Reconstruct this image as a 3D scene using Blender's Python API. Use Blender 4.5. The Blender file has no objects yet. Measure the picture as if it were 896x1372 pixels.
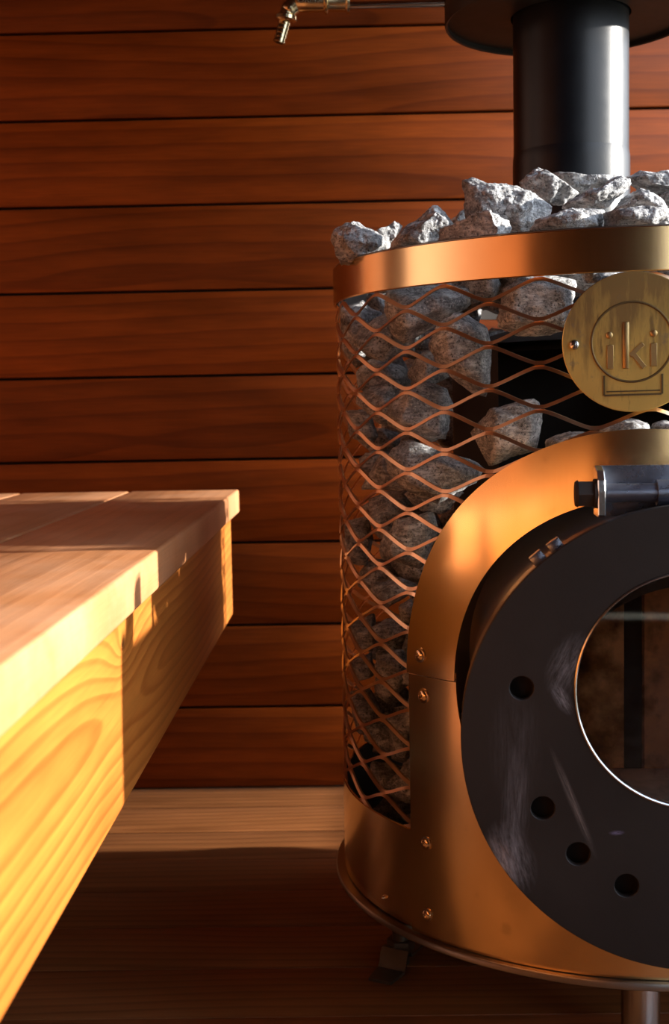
import bpy, bmesh, random
import numpy as np
from math import *
from mathutils import Vector, Matrix, noise

# ---------------------------------------------------------------- camera, world, lights, exposure
S = bpy.context.scene
COL = S.collection
CZ = 0.56                                   # camera height
FPX, PITCH, YAW, ROLL = 1668.39, .07689, .01531, -.01821
Fv = Vector((-sin(YAW)*cos(PITCH), cos(YAW)*cos(PITCH), -sin(PITCH)))
R0v = Vector((cos(YAW), sin(YAW), 0)); U0v = R0v.cross(Fv)
Rv = cos(ROLL)*R0v + sin(ROLL)*U0v
Uv = cos(ROLL)*U0v - sin(ROLL)*R0v
cam = bpy.data.cameras.new('camera')
cam.sensor_fit = 'HORIZONTAL'; cam.sensor_width = 24.0
cam.lens = FPX/896*24
cam.shift_y = -14/896
cam.clip_start = 0.01
cam.dof.use_dof = True; cam.dof.focus_distance = 1.02; cam.dof.aperture_fstop = 11
co = bpy.data.objects.new('camera', cam); COL.objects.link(co)
M = Matrix((Rv, Uv, -Fv)).transposed().to_4x4(); M.translation = (0, 0, CZ)
co.matrix_world = M
S.camera = co

S.view_settings.view_transform = 'Standard'
S.view_settings.look = 'None'
S.view_settings.gamma = 1
S.view_settings.use_curve_mapping = False
S.view_settings.exposure = 0.5
S.render.film_transparent = False
try:
    S.cycles.use_denoising = True
    S.cycles.max_bounces = 10; S.cycles.diffuse_bounces = 6; S.cycles.glossy_bounces = 5
    S.cycles.sample_clamp_indirect = 6
except Exception: pass

W = bpy.data.worlds.new('sky'); S.world = W; W.use_nodes = True
nt = W.node_tree; nt.nodes.clear()
wo = nt.nodes.new('ShaderNodeOutputWorld'); bg = nt.nodes.new('ShaderNodeBackground')
tc = nt.nodes.new('ShaderNodeTexCoord'); sp = nt.nodes.new('ShaderNodeSeparateXYZ')
cr = nt.nodes.new('ShaderNodeValToRGB')
nt.links.new(tc.outputs['Generated'], sp.inputs[0])
mm = nt.nodes.new('ShaderNodeMath'); mm.operation = 'MULTIPLY_ADD'; mm.inputs[1].default_value = .5; mm.inputs[2].default_value = .5
nt.links.new(sp.outputs['Z'], mm.inputs[0]); nt.links.new(mm.outputs[0], cr.inputs[0])
e = cr.color_ramp.elements
e[0].position = .47; e[0].color = (.20, .20, .17, 1)          # ground outside
e[1].position = .51; e[1].color = (.86, .93, 1.0, 1)
x = e.new(1.0); x.color = (.50, .68, 1.0, 1)
nt.links.new(cr.outputs[0], bg.inputs[0]); bg.inputs[1].default_value = SKY = 3.2
nt.links.new(bg.outputs[0], wo.inputs[0])

sun = bpy.data.lights.new('sun', 'SUN'); sun.energy = 12; sun.angle = radians(1.3); sun.color = (1, .95, .87)
so = bpy.data.objects.new('sun', sun); COL.objects.link(so)
ELEV = radians(12.5)
so.rotation_euler = Vector((-cos(ELEV), 0, -sin(ELEV))).to_track_quat('-Z', 'Y').to_euler()

# room: x -.85 .. .74, y -1.6..1.797, z 0..2.2
XL, XR, YF, YB, ZC = -.85, .74, -1.6, 1.797, 2.2
WIN1 = (.02, 1.79, .168, 1.55)      # right wall opening y0,y1,z0,z1
WIN2 = (.54, .66, .30, 1.8)         # front wall opening x0,x1,z0,z1
def portal(loc, dirv, sx, sy):
    l = bpy.data.lights.new('portal', 'AREA'); l.shape = 'RECTANGLE'; l.size = sx; l.size_y = sy
    l.cycles.is_portal = True
    o = bpy.data.objects.new('portal', l); COL.objects.link(o); o.location = loc
    o.rotation_euler = Vector(dirv).to_track_quat('-Z', 'Z' if False else 'Y').to_euler()
    return o
portal((XR+.03, (WIN1[0]+WIN1[1])/2, (WIN1[2]+WIN1[3])/2), (-1, 0, 0), 2.0, 2.0)
portal(((WIN2[0]+WIN2[1])/2, YF-.03, (WIN2[2]+WIN2[3])/2), (0, 1, 0), 2.0, 2.0)

# ---------------------------------------------------------------- helpers
def link(name, me, mat=None, parent=None, loc=None):
    o = bpy.data.objects.new(name, me); COL.objects.link(o)
    if mat is not None and me is not None and len(me.materials) == 0: me.materials.append(mat)
    if parent is not None: o.parent = parent
    if loc is not None: o.location = loc
    return o
def tag(o, label, cat, group=None, kind=None):
    if label: o['label'] = label
    if cat: o['category'] = cat
    if group: o['group'] = group
    if kind: o['kind'] = kind
    return o
def empty(name, loc):
    o = bpy.data.objects.new(name, None); COL.objects.link(o); o.location = loc; o.empty_display_size = .05
    return o
def mesh_from(verts, faces, smooth=False, name='m'):
    me = bpy.data.meshes.new(name); me.from_pydata([tuple(v) for v in verts], [], faces); me.update()
    if smooth: me.polygons.foreach_set('use_smooth', [True]*len(me.polygons))
    return me
def bm_mesh(bm, smooth=False, name='m'):
    bmesh.ops.recalc_face_normals(bm, faces=bm.faces)
    me = bpy.data.meshes.new(name); bm.to_mesh(me); bm.free()
    if smooth:
        me.polygons.foreach_set('use_smooth', [True]*len(me.polygons))
        me.set_sharp_from_angle(angle=radians(35))
    return me
def add_box(bm, lo, hi, bev=0, mat=None, seg=2):
    r = bmesh.ops.create_cube(bm, size=1)
    vs = r['verts']
    c = [(a+b)/2 for a, b in zip(lo, hi)]; s = [b-a for a, b in zip(lo, hi)]
    for v in vs: v.co = Vector((c[0]+v.co.x*s[0], c[1]+v.co.y*s[1], c[2]+v.co.z*s[2]))
    if bev:
        es = list({e for v in vs for e in v.link_edges})
        r = bmesh.ops.bevel(bm, geom=es, offset=bev, segments=seg, affect='EDGES', profile=.5)
        vs = list({v for f in r['faces'] for v in f.verts} | {v for v in vs if v.is_valid})
    if mat is not None:
        for v in vs: v.co = mat @ v.co
    return vs
def add_cyl(bm, p0, p1, r0, r1=None, n=24, cap=True):
    r1 = r0 if r1 is None else r1
    p0, p1 = Vector(p0), Vector(p1); d = p1-p0
    q = d.to_track_quat('Z', 'Y').to_matrix()
    A = [bm.verts.new(p0+q@Vector((r0*cos(2*pi*i/n), r0*sin(2*pi*i/n), 0))) for i in range(n)]
    B = [bm.verts.new(p1+q@Vector((r1*cos(2*pi*i/n), r1*sin(2*pi*i/n), 0))) for i in range(n)]
    for i in range(n): bm.faces.new((A[i], A[(i+1) % n], B[(i+1) % n], B[i]))
    if cap: bm.faces.new(A[::-1]); bm.faces.new(B)
    return A+B
def add_lathe(bm, prof, origin, axis, n=48, closed=True):
    """prof: list of (r, h) along the axis; closed ring cross-section"""
    q = Vector(axis).to_track_quat('Z', 'Y').to_matrix(); o = Vector(origin)
    rings = []
    for r, h in prof:
        rings.append([bm.verts.new(o+q@Vector((r*cos(2*pi*i/n), r*sin(2*pi*i/n), h))) for i in range(n)] if r > 1e-6 else [bm.verts.new(o+q@Vector((0, 0, h)))])
    m = len(rings)
    for k in range(m if closed else m-1):
        a, b = rings[k], rings[(k+1) % m]
        for i in range(n):
            j = (i+1) % n
            if len(a) == 1 and len(b) == 1: break
            if len(a) == 1: bm.faces.new((a[0], b[i], b[j]))
            elif len(b) == 1: bm.faces.new((a[i], a[j], b[0]))
            else: bm.faces.new((a[i], a[j], b[j], b[i]))

# ---- pixel -> world
def ray(u, v): return Fv + Rv*((u-448)/FPX) - Uv*((v-672)/FPX)
O = Vector((0, 0, CZ))
def on_y(u, v, y): d = ray(u, v); return O + d*(y/d.y)
CX, CY, R0 = .26533, 1.26127, .28
def on_cyl(u, v, R):
    d = ray(u, v); a = d.x**2+d.y**2; b = -(d.x*CX+d.y*CY); c = CX*CX+CY*CY-R*R
    D = b*b-a*c
    t = (-b-sqrt(D))/a if D > 0 else -b/a
    return O+d*t

# ---------------------------------------------------------------- materials
class NT:
    def __init__(s, name):
        s.m = bpy.data.materials.new(name); s.m.use_nodes = True; s.t = s.m.node_tree
        s.b = s.t.nodes['Principled BSDF']
    def n(s, typ, **kw):
        nd = s.t.nodes.new('ShaderNode'+typ)
        for k, v in kw.items():
            if k in nd.bl_rna.properties.keys(): setattr(nd, k, v)
            else: nd.inputs[k.replace('_', ' ')].default_value = v
        return nd
    def l(s, a, b): s.t.links.new(a, b)
    def math(s, op, a, b=None, c=None):
        nd = s.t.nodes.new('ShaderNodeMath'); nd.operation = op
        for i, v in enumerate((a, b, c)):
            if v is None: continue
            if isinstance(v, (int, float)): nd.inputs[i].default_value = v
            else: s.l(v, nd.inputs[i])
        return nd.outputs[0]
    def ramp(s, fac, stops, interp='LINEAR'):
        nd = s.t.nodes.new('ShaderNodeValToRGB'); nd.color_ramp.interpolation = interp
        el = nd.color_ramp.elements
        el[0].position, el[0].color = stops[0][0], (*stops[0][1], 1)
        el[1].position, el[1].color = stops[-1][0], (*stops[-1][1], 1)
        for p, c in stops[1:-1]:
            q = el.new(p); q.color = (*c, 1)
        s.l(fac, nd.inputs[0]); return nd.outputs[0]
    def mix(s, fac, a, b, mode='MIX'):
        nd = s.t.nodes.new('ShaderNodeMix'); nd.data_type = 'RGBA'; nd.blend_type = mode
        for k, v in ((0, fac), (6, a), (7, b)):
            if isinstance(v, (int, float)): nd.inputs[k].default_value = v
            elif isinstance(v, tuple): nd.inputs[k].default_value = (*v, 1)
            else: s.l(v, nd.inputs[k])
        return nd.outputs[2]
    def bump(s, h, strength, dist):
        nd = s.n('Bump', Strength=strength, Distance=dist); s.l(h, nd.inputs['Height']); s.l(nd.outputs[0], s.b.inputs['Normal']); return nd

def wood(name, dark, light, along='X', freq=95., warp=.5, rough=.42, fine=.5, blotch=.5, contrast=1., pith=.012, knots=0., spec=.4, dirt=None, sharp=False, vary=.11, knot_at=None):
    """plain-sawn timber: growth rings cut by a board, long along one axis"""
    m = NT(name)
    tc = m.n('TexCoord'); oi = m.n('ObjectInfo')
    sep = m.n('SeparateXYZ'); m.l(tc.outputs['Object'], sep.inputs[0])
    X, Y, Z = sep.outputs
    if along == 'X': L, A, D = X, Z, Y        # across = Z, depth = Y   (wall)
    elif along == 'XF': L, A, D = X, Y, Z     # floor
    elif along == 'Y': L, A, D = Y, X, Z      # bench boards
    else: L, A, D = Y, Z, X                   # fascia
    rnd = m.math('MULTIPLY', oi.outputs['Random'], 37.0)
    def comb(a, b, c):
        nd = m.n('CombineXYZ')
        for i, v in enumerate((a, b, c)):
            if isinstance(v, (int, float)): nd.inputs[i].default_value = v
            else: m.l(v, nd.inputs[i])
        return nd.outputs[0]
    Lr = m.math('ADD', L, rnd)
    n1 = m.n('TexNoise', Scale=1.0, Detail=2.0, Roughness=.5); m.l(comb(m.math('MULTIPLY', Lr, 1.2), m.math('MULTIPLY', A, 3.), rnd), n1.inputs['Vector'])
    n2 = m.n('TexNoise', Scale=1.0, Detail=3.0, Roughness=.55); m.l(comb(m.math('MULTIPLY', Lr, 4.), m.math('MULTIPLY', A, 22.), m.math('MULTIPLY', rnd, 1.7)), n2.inputs['Vector'])
    n3 = m.n('TexNoise', Scale=1.0, Detail=1.0); m.l(comb(m.math('MULTIPLY', Lr, .8), rnd, 3.3), n3.inputs['Vector'])
    shift = m.math('MULTIPLY_ADD', m.math('SUBTRACT', n3.outputs[0], .5), .11, 0.)
    off = m.math('MULTIPLY', m.math('SUBTRACT', m.math('FRACT', m.math('MULTIPLY', oi.outputs['Random'], 13.7)), .5), .06)
    a = m.math('ADD', m.math('ADD', A, off), shift)
    a = m.math('ADD', a, m.math('MULTIPLY', m.math('SUBTRACT', n2.outputs[0], .5), .014*warp))
    d = m.math('ADD', m.math('MULTIPLY', m.math('SUBTRACT', n1.outputs[0], .5), vary), pith)
    r = m.math('SQRT', m.math('ADD', m.math('MULTIPLY', a, a), m.math('MULTIPLY', d, d)))
    if knots:
        vk = m.n('TexVoronoi', Scale=1.0, Randomness=1.0)
        m.l(comb(m.math('MULTIPLY', Lr, 2.1), m.math('MULTIPLY', A, 7.), rnd), vk.inputs['Vector'])
        kd = vk.outputs['Distance']
        kk = m.math('MULTIPLY', m.math('POWER', m.math('MAXIMUM', m.math('SUBTRACT', 1.0, m.math('MULTIPLY', kd, 2.6)), 0.0), 2.0), knots)
        r = m.math('ADD', r, m.math('MULTIPLY', kk, .03))
    if knot_at:
        kx = m.math('MULTIPLY', m.math('SUBTRACT', L, knot_at[0]), .45); ky = m.math('SUBTRACT', A, knot_at[1])
        kd2 = m.math('SQRT', m.math('ADD', m.math('MULTIPLY', kx, kx), m.math('MULTIPLY', ky, ky)))
        k2 = m.math('POWER', 2.718, m.math('MULTIPLY', kd2, -45.))
        r = m.math('ADD', r, m.math('MULTIPLY', k2, .035))
    ph = m.math('FRACT', m.math('MULTIPLY', r, freq))
    ringc = m.ramp(ph, [(0, (0, 0, 0)), (.35, (.10,)*3), (.70, (.45,)*3), (.92, (1,)*3), (.96, (.9,)*3), (1, (0, 0, 0))]) if sharp else m.ramp(ph, [(0, (0, 0, 0)), (.45, (.3,)*3), (.78, (1,)*3), (.88, (.9,)*3), (1, (0, 0, 0))], 'EASE')
    nf = m.n('TexNoise', Scale=1.0, Detail=4.0, Roughness=.6); m.l(comb(m.math('MULTIPLY', Lr, 14.), m.math('MULTIPLY', A, 520.), m.math('MULTIPLY', D, 520.)), nf.inputs['Vector'])
    nb = m.n('TexNoise', Scale=1.0, Detail=3.0, Roughness=.6); m.l(comb(m.math('MULTIPLY', Lr, 5.), m.math('MULTIPLY', A, 26.), m.math('MULTIPLY', rnd, .6)), nb.inputs['Vector'])
    base = m.mix(m.math('MULTIPLY', ringc, .8*contrast), light, dark)
    bl = m.ramp(nb.outputs[0], [(.3, (1-blotch*.6,)*3), (.7, (1+blotch*.15,)*3)])
    base = m.mix(1.0, base, bl, 'MULTIPLY')
    fl = m.ramp(nf.outputs[0], [(.3, (1-fine*.35,)*3), (.7, (1.,)*3)])
    base = m.mix(1.0, base, fl, 'MULTIPLY')
    per = m.n('MapRange'); per.inputs[3].default_value = .78; per.inputs[4].default_value = 1.12
    m.l(m.math('FRACT', m.math('MULTIPLY', oi.outputs['Random'], 7.31)), per.inputs[0])
    pc = m.n('CombineColor'); [m.l(per.outputs[0], pc.inputs[i]) for i in range(3)]
    base = m.mix(1.0, base, pc.outputs[0], 'MULTIPLY')
    if knots:
        base = m.mix(m.math('MINIMUM', m.math('MULTIPLY', kk, .9), 1.), base, tuple(c*.45 for c in dark))
    if knot_at: base = m.mix(m.ramp(kd2, [(.0012, (1,)*3), (.0030, (0,)*3)]), base, (.10, .03, .008))
    if dirt:
        nd = m.n('TexNoise', Scale=9.0, Detail=5.0, Roughness=.65); m.l(tc.outputs['Object'], nd.inputs['Vector'])
        base = m.mix(m.ramp(nd.outputs[0], [(.42, (0, 0, 0)), (.75, (dirt[3],)*3)]), base, tuple(dirt[:3]))
    m.l(base, m.b.inputs['Base Color'])
    rr = m.math('MULTIPLY_ADD', nb.outputs[0], .16, rough-.08); m.l(rr, m.b.inputs['Roughness'])
    m.b.inputs['Specular IOR Level'].default_value = spec
    h = m.math('ADD', m.math('MULTIPLY', nf.outputs[0], .5), m.math('MULTIPLY', ringc, .35))
    m.bump(h, .35, .0006)
    return m.m

WALLW = wood('thermally_treated_wall_timber', (.09, .012, .0008), (.31, .060, .0035), 'X', freq=44, contrast=.55, blotch=.6, rough=.45, spec=.2, sharp=True, fine=.8, vary=.17, knots=.0)
FLOORW = wood('pine_floor_timber', (.13, .038, .010), (.33, .12, .036), 'XF', freq=70, contrast=.6, blotch=.5, rough=.42, knots=.9)
BENCHW = wood('bench_top_timber', (.36, .125, .042), (.56, .235, .095), 'Y', freq=60, contrast=.5, blotch=.35, rough=.36, dirt=(.68, .42, .27, .4))
FASCW = wood('bench_fascia_timber', (.31, .075, .008), (.52, .165, .024), 'YF', freq=95, contrast=.85, blotch=.45, rough=.40, knots=0, knot_at=(.158, .046))
PLAINW = wood('dark_room_timber', (.09, .020, .004), (.20, .055, .012), 'X', freq=40, contrast=.5)

def steel(name, col, rough=.28, stain=.3, aniso=.5, brush='Z', tint2=None):
    m = NT(name); tc = m.n('TexCoord')
    mp = m.n('Mapping'); m.l(tc.outputs['Object'], mp.inputs[0])
    mp.inputs['Scale'].default_value = (900, 900, 6) if brush == 'Z' else (14, 14, 900)
    nb = m.n('TexNoise', Scale=1.0, Detail=2.0); m.l(mp.outputs[0], nb.inputs['Vector'])
    ns = m.n('TexNoise', Scale=22.0, Detail=5.0, Roughness=.7); m.l(tc.outputs['Object'], ns.inputs['Vector'])
    nl = m.n('TexNoise', Scale=5.0, Detail=3.0, Roughness=.55); m.l(tc.outputs['Object'], nl.inputs['Vector'])
    sp = m.n('TexVoronoi', Scale=30.0, Randomness=1.0); m.l(tc.outputs['Object'], sp.inputs['Vector'])
    spots = m.math('MULTIPLY', m.ramp(sp.outputs['Distance'], [(.10, (1, 1, 1)), (.2, (0, 0, 0))]), m.ramp(ns.outputs[0], [(.5, (0, 0, 0)), (.6, (1, 1, 1))]))
    c = m.mix(m.ramp(nl.outputs[0], [(.35, (0, 0, 0)), (.7, (1, 1, 1))]), col, tint2 or tuple(x*.82 for x in col))
    c = m.mix(m.math('MULTIPLY', spots, stain), c, tuple(x*.35 for x in col))
    c = m.mix(m.math('MULTIPLY', m.ramp(ns.outputs[0], [(.55, (0, 0, 0)), (.8, (1, 1, 1))]), stain*.6), c, tuple(x*.55 for x in col))
    m.l(c, m.b.inputs['Base Color']); m.b.inputs['Metallic'].default_value = 1
    m.l(m.math('ADD', m.math('MULTIPLY_ADD', nb.outputs[0], .05, rough-.05), m.math('MULTIPLY', ns.outputs[0], .06)), m.b.inputs['Roughness'])
    return m.m
STEEL = steel('brushed_warm_stainless_steel', (.90, .63, .31), rough=.19, stain=.35, brush='Z')
MESHM = steel('bronzed_expanded_metal', (.80, .52, .32), rough=.30, stain=.2)
RINGM = steel('dull_base_steel', (.34, .30, .26), rough=.33, stain=.3)
BOLTM = steel('polished_bolt_steel', (.80, .62, .42), rough=.16, stain=.15)
CHROME = steel('chrome_leg_steel', (.60, .58, .56), rough=.2, stain=.1)
def dark_metal(name, col, rough, metallic=0., scr=0., scale=40, smudges=()):
    m = NT(name); tc = m.n('TexCoord')
    n = m.n('TexNoise', Scale=scale, Detail=5.0, Roughness=.65); m.l(tc.outputs['Object'], n.inputs['Vector'])
    g = m.n('TexNoise', Scale=900.0, Detail=1.0); m.l(tc.outputs['Object'], g.inputs['Vector'])
    c = m.mix(m.ramp(n.outputs[0], [(.35, (0,)*3), (.75, (1,)*3)]), col, tuple(x*1.5 for x in col))
    if scr:
        mp = m.n('Mapping'); m.l(tc.outputs['Object'], mp.inputs[0]); mp.inputs['Scale'].default_value = (38, 38, 5); mp.inputs['Rotation'].default_value = (.0, .35, 0)
        s = m.n('TexNoise', Scale=1.0, Detail=7.0, Roughness=.75); m.l(mp.outputs[0], s.inputs['Vector'])
        m2 = m.n('TexNoise', Scale=8.0, Detail=2.0); m.l(tc.outputs['Object'], m2.inputs['Vector'])
        k = m.math('MULTIPLY', m.ramp(s.outputs[0], [(.60, (0,)*3), (.78, (1,)*3)]), m.ramp(m2.outputs[0], [(.5, (0,)*3), (.62, (1,)*3)]))
        c = m.mix(m.math('MULTIPLY', k, scr), c, (.28, .28, .30))
    for (px, pz, ang, lx, lz, a_, cc_) in smudges:
        mp = m.n('Mapping', vector_type='TEXTURE'); m.l(tc.outputs['Object'], mp.inputs[0])
        mp.inputs['Location'].default_value = (px, 0, pz); mp.inputs['Rotation'].default_value = (0, ang, 0); mp.inputs['Scale'].default_value = (lx, 1e3, lz)
        ln = m.n('VectorMath', operation='LENGTH'); m.l(mp.outputs[0], ln.inputs[0])
        mp2 = m.n('Mapping'); m.l(mp.outputs[0], mp2.inputs[0]); mp2.inputs['Scale'].default_value = (5.5, 0, 1.6)
        q = m.n('TexNoise', Scale=1.0, Detail=6.0, Roughness=.75); m.l(mp2.outputs[0], q.inputs['Vector'])
        k = m.math('MULTIPLY', m.ramp(ln.outputs['Value'], [(.15, (1,)*3), (1., (0,)*3)]), m.ramp(q.outputs[0], [(.40, (0,)*3), (.70, (1,)*3)]))
        c = m.mix(m.math('MULTIPLY', k, a_), c, cc_)
    m.l(c, m.b.inputs['Base Color']); m.b.inputs['Metallic'].default_value = metallic
    m.l(m.math('MULTIPLY_ADD', n.outputs[0], .2, rough-.1), m.b.inputs['Roughness'])
    m.b.inputs['Specular IOR Level'].default_value = .3
    m.bump(g.outputs[0], .12, .0004)
    return m.m
def dpx(u, v):
    n = Vector((cos(-1.65), sin(-1.65), 0)); d = ray(u, v); c_ = Vector((CX, CY, 0))
    P = O+d*(((c_-O).dot(n)+.415)/d.dot(n))-c_
    return P.x, P.z
GREYC = (.30, .30, .33)
DISCM = dark_metal('charcoal_cast_door', (.012, .009, .0075), .54, .0, scr=.25, scale=14, smudges=[
    (*dpx(690, 1085), .05, .011, .050, .35, GREYC), (*dpx(672, 1155), -.35, .011, .022, .8, (.36, .27, .24)), (*dpx(684, 1150), -.3, .018, .03, .6, GREYC),
    (*dpx(762, 890), .45, .015, .026, .45, GREYC), (*dpx(752, 935), -.5, .006, .014, .8, GREYC), (*dpx(768, 1075), -.38, .0035, .045, .6, (.3, .26, .24)), (*dpx(690, 1000), 0, .02, .05, .12, GREYC),
    (*dpx(826, 1116), 1.5, .002, .006, .8, (.3, .26, .45))])
TUBEM = dark_metal('sooty_door_collar', (.10, .085, .08), .36, .7)
BLACKM = dark_metal('matte_black_flue_paint', (.003, .0035, .005), .36)
SOOT = dark_metal('soot_black_firebox', (.022, .016, .013), .75)
TANKM = dark_metal('black_tank_enamel', (.012, .009, .006), .5, .2)
HINGEM = dark_metal('blued_hinge_steel', (.22, .24, .30), .28, .9)
ZINC = dark_metal('dark_leg_bracket', (.12, .10, .07), .4, .7)
BRICK = dark_metal('pale_firebrick', (.62, .46, .36), .85)
BRASSF = steel('nickel_brass_fitting', (.62, .50, .30), rough=.22, stain=.2)
TUBEC = steel('copper_steel_tube', (.55, .42, .33), rough=.16, stain=.1)

def badge_mat():
    m = NT('aged_brass'); tc = m.n('TexCoord')
    mp = m.n('Mapping'); m.l(tc.outputs['Object'], mp.inputs[0]); mp.inputs['Scale'].default_value = (95, 95, 17)
    n = m.n('TexNoise', Scale=1.0, Detail=5.0, Roughness=.6); m.l(mp.outputs[0], n.inputs['Vector'])
    n2 = m.n('TexNoise', Scale=60.0, Detail=5.0, Roughness=.7); m.l(tc.outputs['Object'], n2.inputs['Vector'])
    sp = m.n('SeparateXYZ'); m.l(tc.outputs['Object'], sp.inputs[0])
    up = m.math('MULTIPLY_ADD', sp.outputs['Z'], -4.0, m.math('MULTIPLY', n.outputs[0], 1.0))
    c = m.mix(m.ramp(up, [(.36, (0,)*3), (.60, (1,)*3)]), (.30, .19, .07), (.66, .44, .12))
    c = m.mix(m.ramp(n.outputs[0], [(.60, (0,)*3), (.68, (.75,)*3)]), c, (.16, .10, .05))
    c = m.mix(m.ramp(n2.outputs[0], [(.60, (0,)*3), (.72, (.6,)*3)]), c, (.20, .17, .13))
    m.l(c, m.b.inputs['Base Color']); m.b.inputs['Metallic'].default_value = .85
    m.l(m.math('MULTIPLY_ADD', n2.outputs[0], .3, .30), m.b.inputs['Roughness'])
    m.bump(n2.outputs[0], .25, .0004)
    return m.m
BADGEM = badge_mat()
def plain(name, col, rough=.4, metallic=0.):
    m = NT(name); m.b.inputs['Base Color'].default_value = (*col, 1); m.b.inputs['Roughness'].default_value = rough
    m.b.inputs['Metallic'].default_value = metallic; return m.m
RELIEFM = steel('copper_toned_relief', (.55, .36, .15), rough=.4, stain=.3)
GROOVEM = steel('dark_patina_relief', (.20, .14, .07), rough=.45, stain=.3)
def glass_mat():
    m = NT('smoked_door_glass')
    b = m.b; b.inputs['Roughness'].default_value = .02
    b.inputs['Transmission Weight'].default_value = 1.; b.inputs['IOR'].default_value = 1.5
    tc = m.n('TexCoord'); n = m.n('TexNoise', Scale=34.0, Detail=5.0, Roughness=.65); m.l(tc.outputs['Object'], n.inputs['Vector'])
    sp = m.n('SeparateXYZ'); m.l(tc.outputs['Object'], sp.inputs[0])
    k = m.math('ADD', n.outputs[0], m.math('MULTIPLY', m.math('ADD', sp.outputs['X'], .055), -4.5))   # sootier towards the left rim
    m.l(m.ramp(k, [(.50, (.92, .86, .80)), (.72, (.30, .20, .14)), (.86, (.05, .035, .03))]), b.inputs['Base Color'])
    return m.m
GLASSM = glass_mat()

def stone_mat():
    m = NT('grey_sauna_stone'); tc = m.n('TexCoord'); oi = m.n('ObjectInfo')
    ad = m.n('VectorMath', operation='ADD'); m.l(tc.outputs['Object'], ad.inputs[0]); m.l(oi.outputs['Random'], ad.inputs[1])
    V = ad.outputs[0]
    n1 = m.n('TexNoise', Scale=55.0, Detail=6.0, Roughness=.7); m.l(V, n1.inputs['Vector'])
    n2 = m.n('TexNoise', Scale=420.0, Detail=3.0, Roughness=.7); m.l(V, n2.inputs['Vector'])
    n3 = m.n('TexNoise', Scale=150.0, Detail=4.0, Roughness=.65); m.l(V, n3.inputs['Vector'])
    mp = m.n('Mapping'); m.l(V, mp.inputs[0]); mp.inputs['Scale'].default_value = (60, 130, 260); mp.inputs['Rotation'].default_value = (.5, .6, .3)
    n5 = m.n('TexNoise', Scale=1.0, Detail=5.0, Roughness=.75); m.l(mp.outputs[0], n5.inputs['Vector'])
    c = m.ramp(m.math('ADD', m.math('MULTIPLY', n1.outputs[0], .5), m.math('MULTIPLY', n5.outputs[0], .5)), [(.36, (.06, .058, .06)), (.5, (.27, .265, .265)), (.60, (.66, .65, .645))])
    c = m.mix(m.ramp(n2.outputs[0], [(.56, (0,)*3), (.66, (1,)*3)]), c, (.52, .49, .46))
    c = m.mix(m.ramp(n2.outputs[0], [(.34, (1,)*3), (.44, (0,)*3)]), c, (.035, .033, .033))
    m.l(c, m.b.inputs['Base Color']); m.b.inputs['Roughness'].default_value = .62
    h = m.math('ADD', m.math('MULTIPLY', n3.outputs[0], 1.2), m.math('MULTIPLY', n2.outputs[0], .5))
    m.bump(m.math('ADD', h, m.math('MULTIPLY', n5.outputs[0], .9)), 1.0, .0028)
    return m.m
STONEM = stone_mat()

# ---------------------------------------------------------------- room
def box_mesh(lo, hi, bev=0, smooth=False):
    bm = bmesh.new(); add_box(bm, lo, hi, bev); return bm_mesh(bm, smooth)
def struct(name, me, mat, label=None):
    o = link(name, me, mat); o['kind'] = 'structure'
    if label: o['label'] = label
    return o
T = .02
PD = .12125
wall_back = struct('wall_back', box_mesh((XL, YB+.014, 0), (XR, YB+.06, ZC)), plain('black_wall_backing', (.01, .006, .004), .9), 'back wall clad in reddish brown horizontal timber planks')
bm = bmesh.new(); add_box(bm, (-.0, 0, .0019), (XR-XL, .013, PD-.0019), .0016); plank_me = bm_mesh(bm, True)
plank_me.materials.append(WALLW)
random.seed(11)
for i in range(18):
    o = link('plank', plank_me, None, wall_back, (XL, YB+random.uniform(0, .0012), PD*i))
# floor boards parallel to the wall
floor = struct('floor', box_mesh((XL, YF, -.05), (XR, YB+.06, -.016)), plain('black_floor_gap', (.012, .007, .004), .9), 'floor of brown pine boards running along the wall')
FB = .1005
bm = bmesh.new(); add_box(bm, (0, .0006, -.016), (XR-XL, FB-.0006, 0), .0012); fl_me = bm_mesh(bm, True); fl_me.materials.append(FLOORW)
k = 0
yy = YB+.013-.0005
while yy-FB > YF:
    yy -= FB
    o = link('floor_board', fl_me, None, floor, (XL, yy, random.uniform(-.0003, 0)))
struct('ceiling', box_mesh((XL-.05, YF-.05, ZC), (XR+.05, YB+.06, ZC+.05)), PLAINW)
struct('wall_left', box_mesh((XL-.05, YF, 0), (XL, YB, ZC)), PLAINW)
def wall_open(name, axis, w0, w1, lo, hi, op):
    bm = bmesh.new(); a0, a1, z0, z1 = op
    def b(p, q, r, s):
        if q-p < 1e-4 or s-r < 1e-4: return
        if axis == 'x': add_box(bm, (w0, p, r), (w1, q, s))
        else: add_box(bm, (p, w0, r), (q, w1, s))
    b(lo, a0, 0, ZC); b(a1, hi, 0, ZC); b(a0, a1, 0, z0); b(a0, a1, z1, ZC)
    return struct(name, bm_mesh(bm), PLAINW)
wall_open('wall_right', 'x', XR, XR+.03, YF, YB, WIN1)
wall_open('wall_front', 'y', YF-.03, YF, XL, XR, WIN2)

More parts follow.
